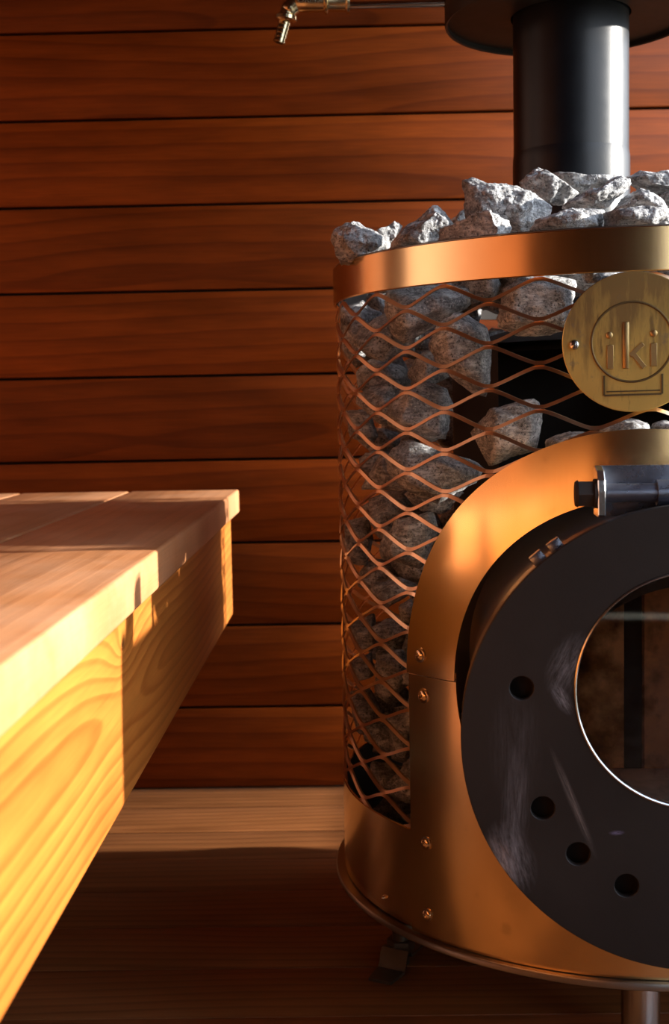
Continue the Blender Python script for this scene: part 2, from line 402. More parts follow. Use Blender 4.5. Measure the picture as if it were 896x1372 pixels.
# ---------------------------------------------------------------- bench
bench = empty('bench', (-.5, .8, 0))
tag(bench, 'honey coloured wooden sauna bench with deep front board, left of the stove', 'bench')
def bpart(name, lo, hi, mat, bev=.003):
    c = [(a+b)/2 for a, b in zip(lo, hi)]
    bm = bmesh.new(); add_box(bm, [a-q for a, q in zip(lo, c)], [b-q for b, q in zip(hi, c)], bev, seg=3)
    o = link(name, bm_mesh(bm, True), mat, bench, Vector(c)-Vector((-.5, .8, 0)))
    return o
bx = -.1556; bw = .1465
for i in range(5):
    x1 = bx-i*(bw+.0028); x0 = max(x1-bw, XL+.004)
    if x1-x0 < .03: break
    bpart('bench_board', (x0, -.25, .4168), (x1, (1.689, 1.690, 1.692, 1.69, 1.69)[i], .4486), BENCHW if i else BENCHW)
bpart('front_board', (bx-.006-.030, -.24, .2870), (bx-.006, 1.627, .4160), FASCW, .0025)
for y in (-.1, .6, 1.35):
    bpart('bearer', (XL+.002, y, .330), (bx-.0365, y+.045, .4162), FASCW, .002)

# ---------------------------------------------------------------- stove
stove = empty('sauna_stove', (CX, CY, 0))
tag(stove, 'round wood-fired sauna stove with diamond mesh, brushed metal front and round glazed door', 'stove')
SO = Vector((CX, CY, 0))
def part(name, me, mat, parent=None):          # stove-local coordinates (origin on the floor under the axis)
    return link(name, me, mat, parent or stove)
def cylpt(az, R, z): return Vector((R*cos(az), R*sin(az), z))

def band(z0, z1, R, th, n=160, lip=0):
    bm = bmesh.new()
    b = .0008
    prof = [(R-b, z0), (R, z0+b), (R, z1-b), (R-b, z1), (R-th, z1), (R-th, z0)]
    add_lathe(bm, prof, (0, 0, 0), (0, 0, 1), n)
    return bm_mesh(bm, True)
ZT = .6945
part('top_shade_liner', band(.6605, ZT-.001, .2790, .0015), SOOT)  # added dark sheet, dims the shiny inner face of the top band
part('bottom_shade_liner', band(.0920, .1815, .2780, .0015), SOOT)  # likewise added, keeps the inside of the bottom band in shade
part('top_band', band(.6600, ZT, .2822, .0028), STEEL)
part('rim', band(ZT-.001, ZT+.0012, .2812, .0045), RINGM)
part('bottom_band', band(.0915, .1822, .2806, .002), STEEL)
PH = -1.70                                         # facing of the wrapped front sheet
ZC0, RH, RA = .325, .1585, .2125
def wrap(s, z, R): return cylpt(PH+s/R0, R, z)
def sheet(grid, Ro, Ri):
    """grid[i][j]=(s,z): wrapped outer and inner skins with edge faces"""
    m, n = len(grid), len(grid[0]); V = []; F = []
    for R in (Ro, Ri):
        for row in grid:
            for s, z in row: V.append(wrap(s, z, R))
    N = m*n
    for i in range(m-1):
        for j in range(n-1):
            a, b, c, d = i*n+j, i*n+j+1, (i+1)*n+j+1, (i+1)*n+j
            F.append((a, b, c, d)); F.append((N+d, N+c, N+b, N+a))
    for i in range(m-1):
        for j in (0, n-1):
            a, b = i*n+j, (i+1)*n+j; F.append((a, b, N+b, N+a) if j == 0 else (b, a, N+a, N+b))
    for j in range(n-1):
        for i in (0, m-1):
            a, b = i*n+j, i*n+j+1; F.append((b, a, N+a, N+b) if i == 0 else (a, b, N+b, N+a))
    bm = bmesh.new(); me = mesh_from(V, F); bm.from_mesh(me); return bm_mesh(bm, True)
rows = []
for i in range(97):
    t = pi*i/96
    rows.append([((RH+(RA-RH)*j/8)*cos(t), ZC0+(RH+(RA-RH)*j/8)*sin(t)) for j in range(9)])
g = [[(s, z) for s, z in r] for r in rows]
part('arch_trim', sheet(g, .2850, .2836), STEEL)
zb = .0912; rows = []
ts = sorted(set([pi+pi*i/96 for i in range(97)] + [pi+atan2(ZC0-zb, RA), 2*pi-atan2(ZC0-zb, RA)]))
for t in ts:
    c, s = cos(t), sin(t)
    k1 = RA/abs(c) if abs(c) > 1e-9 else 1e9; k2 = (ZC0-zb)/abs(s) if abs(s) > 1e-9 else 1e9
    ro = min(k1, k2)
    rows.append([((RH+(ro-RH)*j/14)*c, min(ZC0+(RH+(ro-RH)*j/14)*s, ZC0-.0014)) for j in range(15)])
part('front_panel', sheet(rows, .2828, .2812), STEEL)

# expanded-metal screen
A0, DA, H0, DH = -1.8361, -.15727, .08203+CZ, -.03508
NP = 40; DA = -2*pi/NP; A0 = -1.8361-4*(.15727-2*pi/NP)*-1*0
sw = .0031; tk = .0017
bm = bmesh.new()
samp = []
for q in range(13):
    t = q/12
    w_ = min(max((t-.07)/.86, 0), 1)
    h = w_*w_*(3-2*w_)*.30 + w_*.70
    samp.append((t, h))
samp = samp[:-1]
frontn = Vector((cos(-1.65), sin(-1.65)))
def in_hole(az, z):
    s = (az-PH+pi) % (2*pi)-pi
    return hypot(s*R0, z-ZC0) < .175
for i in range(-1, 15):
    for kind in (0, 1):
        prev = None; first = None
        for j in range(NP+1):
            for t, h in (samp if j < NP else samp[:1]):
                hh = h if j % 2 == 0 else 1-h           # 0 at even nodes, 1 at odd nodes
                if kind == 0: z = H0+DH*(i+.5*hh) + (-sw*.55*(1-hh)+sw*.55*hh)
                else: z = H0+DH*(i-.5*hh) + (sw*.55*(1-hh)-sw*.55*hh)
                az = A0+DA*(j+t)
                if z > .668 or z < .176 or in_hole(az, z):
                    prev = None; continue
                sl = .0007
                ring = [bm.verts.new(cylpt(az, R0-tk, z-sw/2)), bm.verts.new(cylpt(az, R0+sl-.0006, z-sw/2)), bm.verts.new(cylpt(az, R0-.0006-sl, z+sw/2)), bm.verts.new(cylpt(az, R0-tk-2*sl, z+sw/2))]
                if prev:
                    for q in range(4): bm.faces.new((prev[q], prev[(q+1) % 4], ring[(q+1) % 4], ring[q]))
                prev = ring
part('mesh_screen', bm_mesh(bm), MESHM)

# base ring and legs
bm = bmesh.new(); add_lathe(bm, [(.2885, .0842), (.2892, .0850), (.2892, .0895), (.2885, .0905), (0, .0905), (0, .0842)], (0, 0, 0), (0, 0, 1), 160)
part('base_plate', bm_mesh(bm, True), RINGM)
def leg_front(pos):
    bm = bmesh.new(); x, y = pos
    add_cyl(bm, (x, y, .004), (x, y, .0842), .0168, n=40); add_cyl(bm, (x, y, 0), (x, y, .006), .024, n=40)
    return bm_mesh(bm, True)
part('leg', leg_front((.2396+.003-CX, 1.052-CY)), CHROME)
# strap foot at the left: threaded stud, raised fold, flat foot on the floor
def strap_leg(p, dirv):
    p = Vector(p); d = Vector(dirv).normalized(); s = Vector((-d.y, d.x, 0)); Z = Vector((0, 0, 1))
    bm = bmesh.new()
    prof = [(-.030, .010), (.004, .010), (.008, .0165), (.014, .0165), (.018, .011), (.020, .0035), (.024, .0), (.050, .0)]
    w = .0145; th = .0032
    A = []
    for k, (a, h) in enumerate(prof):
        ww = w*(1 if k < len(prof)-1 else .82)
        A.append([bm.verts.new(p+d*a+s*q*ww+Z*(h+r*th)) for q, r in ((-1, 0), (1, 0), (1, 1), (-1, 1))])
    for a, b in zip(A, A[1:]):
        for q in range(4): bm.faces.new((a[q], a[(q+1) % 4], b[(q+1) % 4], b[q]))
    bm.faces.new(A[0][::-1]); bm.faces.new(A[-1])
    add_cyl(bm, p+Z*.0, p+Z*.0842, .0085, n=20)
    add_cyl(bm, p+Z*.0155, p+Z*.025, .014, n=6)
    return bm_mesh(bm, True)
part('leg', strap_leg((.040-CX, 1.215-CY, 0), (-.45, -.89, 0)), ZINC)
for az in (.45, 1.9):
    part('leg', strap_leg((.225*cos(az), .225*sin(az), 0), (cos(az), sin(az), 0)), ZINC)

# bolts on the sheet
def bolt(az, z, r=.0048, R=.2828):
    bm = bmesh.new(); n = Vector((cos(az), sin(az), 0)); o = n*R+Vector((0, 0, z))
    add_lathe(bm, [(0, 0), (r*1.35, 0), (r*1.35, .0008), (r, .001), (r*.95, .0022), (r*.7, .0033), (r*.42, .0037), (r*.40, .0022), (0, .0022)], o, n, 28, closed=False)
    return bm_mesh(bm, True)
for az, z, r, R in ((-2.398, .3428, .0048, .2850), (-2.3938, .3067, .0048, .2828), (-2.3907, .1753, .0046, .2828), (-2.3882, .1108, .0046, .2828), (-2.6162, .1056, .0018, .2806)):
    part('bolt', bolt(az, z, r, R), BOLTM)
    if r > .002 and z < .4:
        part('bolt', bolt(2*PH-az, z, r, R), BOLTM)

# firebox and door collar
NA = -1.65; Nn = Vector((cos(NA), sin(NA), 0)); Ns = Vector((-sin(NA), cos(NA), 0)); Zv = Vector((0, 0, 1))
def D(s, L, z): return Ns*s + Nn*L + Zv*z          # door coordinates -> stove-local
LD, RD = .415, .1645
bm = bmesh.new()
add_lathe(bm, [(.155, .0905), (.163, .0905), (.163, .615), (.08, .64), (.072, .64), (.155, .607)], (0, 0, 0), (0, 0, 1), 96)
bmesh.ops.delete(bm, geom=[f for f in bm.faces if f.calc_center_median().dot(Nn) > .085 and abs(f.calc_center_median().dot(Ns)) < .12 and .17 < f.calc_center_median().z < .47], context='FACES')
firebox = part('firebox', bm_mesh(bm, True), SOOT)
bm = bmesh.new()
add_lathe(bm, [(.1440, .10), (.1500, .10), (.1500, LD-.018), (.1440, LD-.018)], D(0, 0, ZC0), Nn, 96)
part('door_collar', bm_mesh(bm, True), TUBEM)
# pale firebrick hearth behind the glass, lining imitating the orange reflection and dark stripe
mt = Matrix((Ns, Nn, Zv)).transposed().to_4x4()
def on_door(u, v, L):
    d = ray(u, v); P = O+d*(((SO-O).dot(Nn)+L)/d.dot(Nn))-SO
    return P.dot(Ns), P.z
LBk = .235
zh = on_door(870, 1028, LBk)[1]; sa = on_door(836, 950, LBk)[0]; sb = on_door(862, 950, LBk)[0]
for q in range(3):
    bm = bmesh.new(); add_box(bm, (-.109+.073*q+.0006, LBk, zh-.024), (-.036+.073*q-.0006, .398, zh), .002, mt, 2)
    part('firebrick', bm_mesh(bm, True), BRICK, firebox)
LIN = dark_metal('brown_reflection_lining', (.80, .36, .13), .6, 0, 0, 18)
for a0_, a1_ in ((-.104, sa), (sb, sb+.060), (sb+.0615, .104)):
    bm = bmesh.new(); add_box(bm, (a0_, LBk-.014, zh-.03), (a1_, LBk, .420), .002, mt); part('reflection_panel', bm_mesh(bm, True), LIN, firebox)
bm = bmesh.new(); add_box(bm, (-.104, LBk-.03, zh-.03), (.104, LBk-.016, .420), .002, mt); part('stripe_backing', bm_mesh(bm, True), SOOT, firebox)  # dark backing shows through the gap as the reflected stripe

# door disc with window and air holes: filled 2D outline, extruded
def disc_mesh():
    cu = bpy.data.curves.new('c', 'CURVE'); cu.dimensions = '2D'; cu.fill_mode = 'BOTH'; cu.extrude = .0030; cu.bevel_depth = .0006; cu.bevel_resolution = 1
    def circ(cx, cz, r, n):
        s = cu.splines.new('POLY'); s.points.add(n-1); s.use_cyclic_u = True
        for i in range(n): s.points[i].co = (cx+r*cos(2*pi*i/n), cz+r*sin(2*pi*i/n), 0, 1)
    circ(.0039, .3247, RD-.0006, 180)
    circ(.0017, .3597, .0835+.0006, 120)
    holes = []
    for u, v in ((698.7, 922), (727, 1083), (774.4, 1144.4), (839.3, 1186.8)):
        d = ray(u, v); t = ((SO-O).dot(Nn)+LD)/d.dot(Nn); P = O+d*t-SO
        holes.append((P.dot(Ns), P.z))
    holes += [(.0095-(a-.0095)+.0095*0, b) for a, b in holes[::-1]]
    for a, b in holes: circ(a, b, .0083+.0006, 36)
    o = bpy.data.objects.new('c', cu); COL.objects.link(o)
    dg = bpy.context.evaluated_depsgraph_get(); me = bpy.data.meshes.new_from_object(o.evaluated_get(dg))
    bpy.data.objects.remove(o)
    for v in me.vertices:
        s, z, e = v.co; v.co = D(s, LD-.0036+e, z)
    bm = bmesh.new(); bm.from_mesh(me); bmesh.ops.remove_doubles(bm, verts=bm.verts, dist=1e-6)
    return bm_mesh(bm, False)
door = part('door', disc_mesh(), DISCM); door['label'] = 'charcoal round door with off-centre round window and air holes'
bm = bmesh.new(); add_lathe(bm, [(.0836, -.0072), (.0836, .0005), (.0827, .0008), (.0820, .0002), (.0820, -.0072)], D(.0017, LD, .3597), Nn, 120)
part('window_ring', bm_mesh(bm, True), CHROME, door)
bm = bmesh.new(); add_cyl(bm, D(.0017, LD-.0115, .3597), D(.0017, LD-.0078, .3597), .092, n=96)
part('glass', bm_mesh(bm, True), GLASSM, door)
bm = bmesh.new(); add_lathe(bm, [(.1525, -.0300), (.1525, -.0078), (.1612, -.0078), (.1617, -.0083), (.1617, -.0295), (.1612, -.0300)], D(.0017, LD, .325), Nn, 120)
part('door_frame', bm_mesh(bm, True), TUBEM, door)
bm = bmesh.new(); add_lathe(bm, [(.0960, -.0165), (.1505, -.0165), (.1505, -.0145), (.0960, -.0145)], D(.0017, LD, .335), Nn, 96)
part('hole_shade_plate', bm_mesh(bm, True), SOOT, door)  # added black plate that makes the air holes look shaded
# little square catch tabs on the collar at the upper left
bm = bmesh.new()
for dl, an in ((-.014, 125.3), (-.016, 130.5)):
    a = radians(an); rr = .1615
    m4 = Matrix.Translation(D(.0020+rr*cos(a), LD+dl, ZC0+rr*sin(a))) @ Matrix((Ns*(-sin(a))+Zv*cos(a), Nn, Ns*cos(a)+Zv*sin(a))).transposed().to_4x4()
    add_box(bm, (-.005, -.005, -.002), (.005, .005, .0075), .0008, m4)
part('catch_tab', bm_mesh(bm, True), HINGEM)

# hinge: back plate, left ear, rod, bolt head, door lug
hinge = None
bm = bmesh.new(); add_box(bm, (-.060, .372, .4775), (.066, .3755, .5138), .0006, mt)
hinge = part('hinge', bm_mesh(bm, True), HINGEM)
def ear(s0):
    bm = bmesh.new()
    prof = [(.372, .4785), (.372, .5138), (.380, .5138), (.3915, .5112), (.398, .505), (.400, .4975), (.400, .4800), (.398, .4785)]
    A = [bm.verts.new(D(s0, L, z)) for L, z in prof]; B = [bm.verts.new(D(s0+.0052, L, z)) for L, z in prof]
    bm.faces.new(A); bm.faces.new(B[::-1])
    for i in range(len(A)): bm.faces.new((A[i], A[(i+1) % len(A)], B[(i+1) % len(A)], B[i]))
    bmesh.ops.bevel(bm, geom=list(bm.edges), offset=.0006, segments=1, affect='EDGES')
    return bm_mesh(bm)
for s0 in (-.0635, .0625): part('hinge_ear', ear(s0), CHROME, hinge)
bm = bmesh.new(); add_cyl(bm, D(-.060, .3895, .4950), D(.064, .3895, .4950), .0068, n=28)
part('hinge_rod', bm_mesh(bm, True), HINGEM, hinge)
bm = bmesh.new(); add_cyl(bm, D(-.0765, .3895, .4948), D(-.0655, .3895, .4948), .0098, n=6); add_cyl(bm, D(-.0785, .3895, .4948), D(-.0765, .3895, .4948), .0086, .0098, n=24)
add_cyl(bm, D(-.0655, .3895, .4948), D(-.0635, .3895, .4948), .0105, n=24)
part('hinge_bolt', bm_mesh(bm), SOOT, hinge)
bm = bmesh.new(); add_cyl(bm, D(-.022, .3895, .4950), D(.026, .3895, .4950), .0092, n=28)
add_box(bm, (-.022, .3895, .4700), (.026, .4125, .4862), .002, mt)
part('hinge_lug', bm_mesh(bm, True), HINGEM, door)

# brass badge
BA = -1.731; Bn = Vector((cos(BA), sin(BA), 0)); Bs = Vector((-sin(BA), cos(BA), 0))
BO = Bn*.2835+Zv*.6053
bm = bmesh.new(); add_lathe(bm, [(0, 0), (.0540, 0), (.0545, .0005), (.0545, .0016), (.0540, .0020), (0, .0020)], (0, 0, 0), Bn, 120, closed=False)
badge = link('badge', bm_mesh(bm, True), BADGEM, stove, BO); badge['label'] = 'round aged brass badge with raised lettering'
PX = .0001156
def bl(x, y, h=.002): return Bs*((x-648)*PX)+Zv*((548-y)*PX)+Bn*h
def add_bar(bm, p, q, w, h0=.0018, h1=.0031):
    p, q = Vector(p), Vector(q); d = (q-p).normalized(); e = Vector((-d.y, d.x))*w/2
    C = [p+e, q+e, q-e, p-e]
    A = [bm.verts.new(bl(c.x, c.y, h0)) for c in C]
    m = (p+q)/2
    Bv = [bm.verts.new(bl(c.x+(m.x-c.x)*.03, c.y+(m.y-c.y)*.03, h1)) for c in C]
    bm.faces.new(A); bm.faces.new(Bv)
    for i in range(4): bm.faces.new((A[i], A[(i+1) % 4], Bv[(i+1) % 4], Bv[i]))
def letter(name, bars, dots):
    bm = bmesh.new()
    for p, q, w in bars: add_bar(bm, p, q, w)
    for c, r in dots:
        add_lathe(bm, [(0, .0018), (r*PX, .0018), (r*PX, .0027), (r*PX*.7, .0032), (0, .0033)], Bs*((c[0]-648)*PX)+Zv*((548-c[1])*PX), Bn, 24, closed=False)
    me = bm_mesh(bm); bmx = bmesh.new(); bmx.from_mesh(me); bmesh.ops.bevel(bmx, geom=[e for e in bmx.edges if e.calc_face_angle(0) > .6], offset=.00018, segments=1, affect='EDGES'); 
    return link(name, bm_mesh(bmx, True), RELIEFM, badge)
letter('letter', [((497, 565), (497, 728), 42)], [((492, 500), 23)])
letter('letter', [((600, 412), (600, 728), 40), ((625, 640), (715, 562), 30), ((648, 628), (722, 722), 32)], [])
letter('letter', [((783, 560), (783, 715), 42)], [((783, 495), 24)])
bm = bmesh.new(); add_lathe(bm, [(.0318, .0018), (.0318, .0023), (.0313, .0030), (.0306, .0030), (.0300, .0023), (.0300, .0018)], Bs*((640-648)*PX)+Zv*((548-548)*PX), Bn, 96)
link('ring_relief', bm_mesh(bm, True), GROOVEM, badge)
bm = bmesh.new()
for p, q, w in (((456, 770), (456, 905), 13), ((456, 905), (838, 900), 13), ((838, 765), (838, 900), 13), ((470, 880), (825, 876), 9)): add_bar(bm, p, q, w, .0018, .0028)
link('frame_relief', bm_mesh(bm), GROOVEM, badge)
def screw(x):
    bm = bmesh.new(); c = Bs*((x-648)*PX)+Zv*((548-558)*PX); r = .0037
    add_lathe(bm, [(0, .002), (r*1.1, .002), (r*1.1, .0029), (r*.9, .0042), (r*.5, .0049), (0, .0051)], c, Bn, 28, closed=False)
    return bm_mesh(bm, True), c
for x_ in (258, 1038):
    me, c = screw(x_); sc_ = link('screw', me, CHROME, badge)
    bm = bmesh.new(); m4 = Matrix.Translation(c+Bn*.0049) @ Matrix((Bs, Bn, Zv)).transposed().to_4x4() @ Matrix.Rotation(.12, 4, 'Y')
    add_box(bm, (-.0005, -.0007, -.0034), (.0005, .0004, .0034), 0, m4); link('screw_slot', bm_mesh(bm), SOOT, sc_)

# ---------------------------------------------------------------- flue, tank and tap
PXc, PYc = .2335, 1.330
flue = empty('flue_pipe', (PXc, PYc, .642)); tag(flue, 'matt black round flue pipe rising from the stones on the stove', 'flue pipe')
bm = bmesh.new(); add_lathe(bm, [(.0604, 0), (.0604, .164), (.0602, .171), (.0595, .176), (.056, .176), (.056, 0)], (0, 0, 0), (0, 0, 1), 96)
link('lower_section', bm_mesh(bm, True), BLACKM, flue)
bm = bmesh.new(); add_lathe(bm, [(.0593, .15), (.0593, ZC-.642), (.0575, ZC-.642), (.0575, .15)], (0, 0, 0), (0, 0, 1), 96)
link('upper_section', bm_mesh(bm, True), BLACKM, flue)
TZ = .957
tank = empty('water_tank', (PXc, PYc, TZ)); tag(tank, 'round black water tank fitted around the flue pipe above the stones', 'water tank')
bm = bmesh.new(); RT = .130
add_lathe(bm, [(.0615, 0.001), (RT-.003, 0.001), (RT-.003, -.004), (RT-.001, -.005), (RT, -.003), (RT, .30), (RT-.004, .304), (.0615, .304)], (0, 0, 0), (0, 0, 1), 120)
link('tank_body', bm_mesh(bm, True), TANKM, tank)
tp = empty('tap', on_y(375, 30, PYc)); 
tp.parent = tank; tp.location = Vector(tp.location)-Vector((PXc, PYc, TZ))
TL = Vector((PXc, PYc, TZ))+tp.location
def tpart(name, bm, mat, parent=tp): return link(name, bm_mesh(bm, True), mat, parent)
def L_(u, v): return on_y(u, v, PYc)-TL
ctr = [L_(600, 4.5), L_(466, 8)]
bm = bmesh.new(); add_cyl(bm, ctr[0], ctr[1], .0042, n=24); tpart('tube', bm, TUBEC)
a = ctr[0]; bm = bmesh.new(); add_cyl(bm, a+Vector((.012, 0, 0)), a+Vector((-.002, 0, 0)), .0085, n=6); tpart('tank_fitting', bm, SOOT)
# valve body lies along X, centred higher (partly above the frame)
v0, v1 = L_(466, 3.5), L_(392, 3)
dv = (v1-v0).normalized()
bm = bmesh.new()
Lb = (v1-v0).length
prof = [(0, -.002), (.0115, -.002), (.0118, .0005), (.0092, .0025), (.0092, .019), (.0095, .0205), (.0122, .0215), (.0122, .0235), (.0098, .025), (.0102, .040), (.0106, Lb-.006), (.0085, Lb), (0, Lb+.001)]
add_lathe(bm, prof, v0, dv, 40, closed=False); tpart('valve_body', bm, BRASSF)
# elbow down to hose barb
e0 = L_(398, 3); e1 = L_(386, 14); e2 = L_(383, 24); e3 = L_(371, 66)
bm = bmesh.new(); add_cyl(bm, e0, e1, .0095, .0088, n=28); add_cyl(bm, e1, e2, .0080, n=28); bmesh.ops.create_uvsphere(bm, u_segments=20, v_segments=12, radius=.0092, matrix=Matrix.Translation(e1-(e1-e0)*.2))
tpart('elbow', bm, BRASSF)
db = (e3-e2).normalized()
bm = bmesh.new(); add_lathe(bm, [(0, -.003), (.0098, -.003), (.0115, -.0012), (.0115, .0022), (.009, .0042), (.006, .005), (0, .005)], e2, (db+Vector((.18, 0, .0))).normalized(), 40, closed=False)
tpart('collar_nut', bm, BRASSF)
prof = [(0, .003), (.0058, .003)]; h = .004
while h < .0225:
    prof += [(.0058, h), (.0066, h+.0036), (.0058, h+.0038)]; h += .0045
prof += [(.0058, .0262), (.0040, .0264), (.0038, .020), (0, .020)]
bm = bmesh.new(); add_lathe(bm, prof, e2, db, 32, closed=False); tpart('hose_barb', bm, BRASSF)
# raised marking on the valve body
fc = bpy.data.curves.new('t', 'FONT'); fc.body = 'ORM3'; fc.size = .0088; fc.extrude = .0004; fc.align_x = 'CENTER'; fc.align_y = 'CENTER'
to = bpy.data.objects.new('t', fc); COL.objects.link(to)
me = bpy.data.meshes.new_from_object(to.evaluated_get(bpy.context.evaluated_depsgraph_get())); bpy.data.objects.remove(to)
mk = link('marking', me, plain('raised_mark', (.62, .55, .42), .3, 1.), tp)
mk.location = L_(414, 4) + Vector((0, -.0109, .0)); mk.rotation_euler = (radians(90), 0, 0)

# ---------------------------------------------------------------- stones
def ico(sub):
    bm = bmesh.new(); bmesh.ops.create_icosphere(bm, subdivisions=sub, radius=1)
    V = np.array([v.co[:] for v in bm.verts]); F = [[v.index for v in f.verts] for f in bm.faces]; bm.free(); return V, F
ICO = {k: ico(k) for k in (3, 4, 5, 6)}
def hull_planes(pts):
    bm = bmesh.new(); vs = [bm.verts.new(p) for p in pts]
    bmesh.ops.convex_hull(bm, input=vs, use_existing_faces=False)
    c = sum((Vector(p) for p in pts), Vector())/len(pts)
    P = []
    for f in bm.faces:
        f.normal_update(); n = f.normal.copy(); o = f.verts[0].co
        h = n.dot(o-c)
        if h < 0: n = -n; h = -h
        if f.calc_area() > 1e-9: P.append((n[:], max(h, .0015)))
    bm.free(); return c, P
def stone_mesh(pts, sub, seed, amp=.0028, clampR=None, rnd=110.):
    c, P = hull_planes(pts); V, F = ICO[sub]
    N = np.array([p[0] for p in P]); H = np.array([p[1] for p in P])
    q = (V@N.T)/H                         # 1/r per plane
    size = 1/np.mean(q.max(1))
    p_ = rnd                                # soft max keeps edges slightly worn
    q = np.clip(q, 1e-6, None); qm = q.max(1)
    inv = qm*((q/qm[:, None])**p_).sum(1)**(1/p_)
    r = 1/inv
    so_ = Vector((seed*3.17, seed*1.73, seed*.91))
    out = []
    for v, rr in zip(V, r):
        pt = Vector(v*rr)
        n1 = noise.fractal(pt*22+so_, .9, 2.1, 3)
        n2 = noise.noise(pt*150+so_)*.5 + noise.noise(pt*330+so_)*.35 + noise.noise(pt*700+so_)*.15
        rdg = abs(noise.noise(pt*45-so_))
        n4 = noise.noise(pt*75-so_)
        dd = amp*(n1*.9+n2*.55-rdg*1.2+n4*.6)
        out.append(pt*(1+dd/max(rr, .008)))
    if clampR:
        for k, p in enumerate(out):
            w = c+p; dx, dy = w.x-CX, w.y-CY; rr = hypot(dx, dy)
            if rr > clampR: out[k] = Vector((CX+dx*clampR/rr, CY+dy*clampR/rr, w.z))-c
    return c, mesh_from(out, F, True)
def px_stone(poly, y, thick, seed, ridge=None, sub=5, clampR=None, amp=.0028, down=0):
    """stone with the given outline in the photograph standing at depth y, really thick"""
    pts = [on_y(u, v, y) for u, v in poly]
    c = sum(pts, Vector())/len(pts); rr = random.Random(seed)
    P = list(pts)
    for p in pts:
        for sgn in (-1, 1):
            k = rr.uniform(.45, .72); q = c+(p-c)*k; q.y += sgn*thick*rr.uniform(.55, .95); P.append(q)
    if ridge:
        for (u, v, t) in ridge:
            d = ray(u, v); q = O+d*((y-t)/d.y); P.append(q)
    return stone_mesh(P, sub, seed, amp, clampR)
def crop(ox, oy, s, pts): return [(ox+a/s, oy+b/s) for a, b in pts]
GT = 'stones heaped on top of the stove'
GM = 'stones packed behind the mesh'
def add_stone(c, me, label, group):
    o = link('stone', me, STONEM, None, c); tag(o, label, 'stone', group); return o
c3 = lambda p: crop(440, 210, 3.446, p)
c4 = lambda p: crop(680, 210, 4.148, p)
top = [
 (c3([(8, 380), (20, 345), (75, 303), (120, 305), (225, 350), (290, 372), (275, 425), (150, 490), (50, 520), (15, 440)]), 1.165, .030, [(455+15, 325, .034), (474, 304, .02)], 'rough grey stone overhanging the rim at the far left end of the heap'),
 (c3([(205, 350), (310, 288), (340, 322), (320, 400), (230, 410)]), 1.275, .022, None, 'small pale stone peeking out behind the leftmost stone of the heap'),
 (c3([(280, 430), (325, 340), (480, 212), (508, 207), (580, 295), (610, 340), (600, 420), (400, 460)]), 1.110, .026, [(568, 297, .03), (545, 318, .026)], 'peaked bright grey stone, second from the left on the rim'),
 (c3([(465, 410), (490, 330), (600, 290), (730, 238), (850, 288), (862, 355), (850, 400), (600, 430)]), 1.050, .022, [(653, 281, .02), (659, 308, .034), (620, 300, .026)], 'wedge stone with dark left face and bright right face, on the rim'),
 (c3([(560, 300), (630, 225), (670, 250), (660, 350), (580, 350)]), 1.225, .018, None, 'small grey stone showing between the peaked stone and the big block'),
 ([(617, 253), (620, 241), (637, 239), (645, 243), (698, 249), (720, 258), (741, 277), (735, 305), (704, 325), (660, 320), (628, 300), (621, 270)], 1.125, .030, [(650, 255, .03), (700, 275, .034)], 'large angular grey block left of the flue pipe, biggest in the heap'),
 (c4([(45, 140), (100, 90), (168, 50), (215, 68), (330, 150), (400, 208), (340, 270), (230, 290), (120, 240)]), 1.195, .032, [(730, 232, .03)], 'rounded peaked stone touching the left foot of the flue pipe'),
 (c4([(240, 90), (260, 82), (400, 90), (520, 98), (640, 104), (640, 180), (450, 220), (300, 200)]), 1.225, .022, None, 'flat stone lying right against the front of the flue pipe'),
 (c4([(640, 103), (685, 118), (692, 150), (640, 210), (560, 285), (440, 300), (330, 290), (260, 285), (400, 208), (550, 138)]), 1.110, .022, [(800, 258, .026)], 'long pale slab leaning diagonally below the flue pipe'),
 (c4([(95, 430), (150, 355), (250, 295), (430, 270), (540, 292), (560, 420), (300, 450)]), 1.040, .026, [(745, 290, .03), (780, 285, .03)], 'broad low bright stone at the rim, under the diagonal slab'),
 (c4([(535, 430), (520, 310), (640, 285), (760, 280), (900, 290), (1000, 310), (1010, 400), (800, 440)]), 1.035, .028, [(840, 290, .034), (890, 290, .03)], 'long low bright stone at the rim, right of the broad low one'),
 (c4([(570, 300), (640, 235), (700, 185), (735, 160), (790, 170), (860, 212), (890, 280), (880, 340), (600, 350)]), 1.110, .026, [(862, 265, .028)], 'humped pale stone right of the diagonal slab'),
 (c4([(660, 115), (750, 84), (896, 78), (1010, 90), (1020, 220), (850, 210), (720, 190)]), 1.215, .028, None, 'wide flat stone at the back of the heap, right of the flue pipe'),
 (c4([(850, 215), (900, 188), (1000, 195), (1040, 290), (900, 300)]), 1.130, .026, None, 'pale stone cut by the right edge of the photo, above the rim'),
]
random.seed(5)
spheres = []
for k, (poly, y, th, ridge, lab) in enumerate(top):
    c, me = px_stone(poly, y, th, k+1, ridge, 6, .2785 if k in (2, 3, 9, 10) else None, .0046)
    add_stone(c, me, lab, GT)
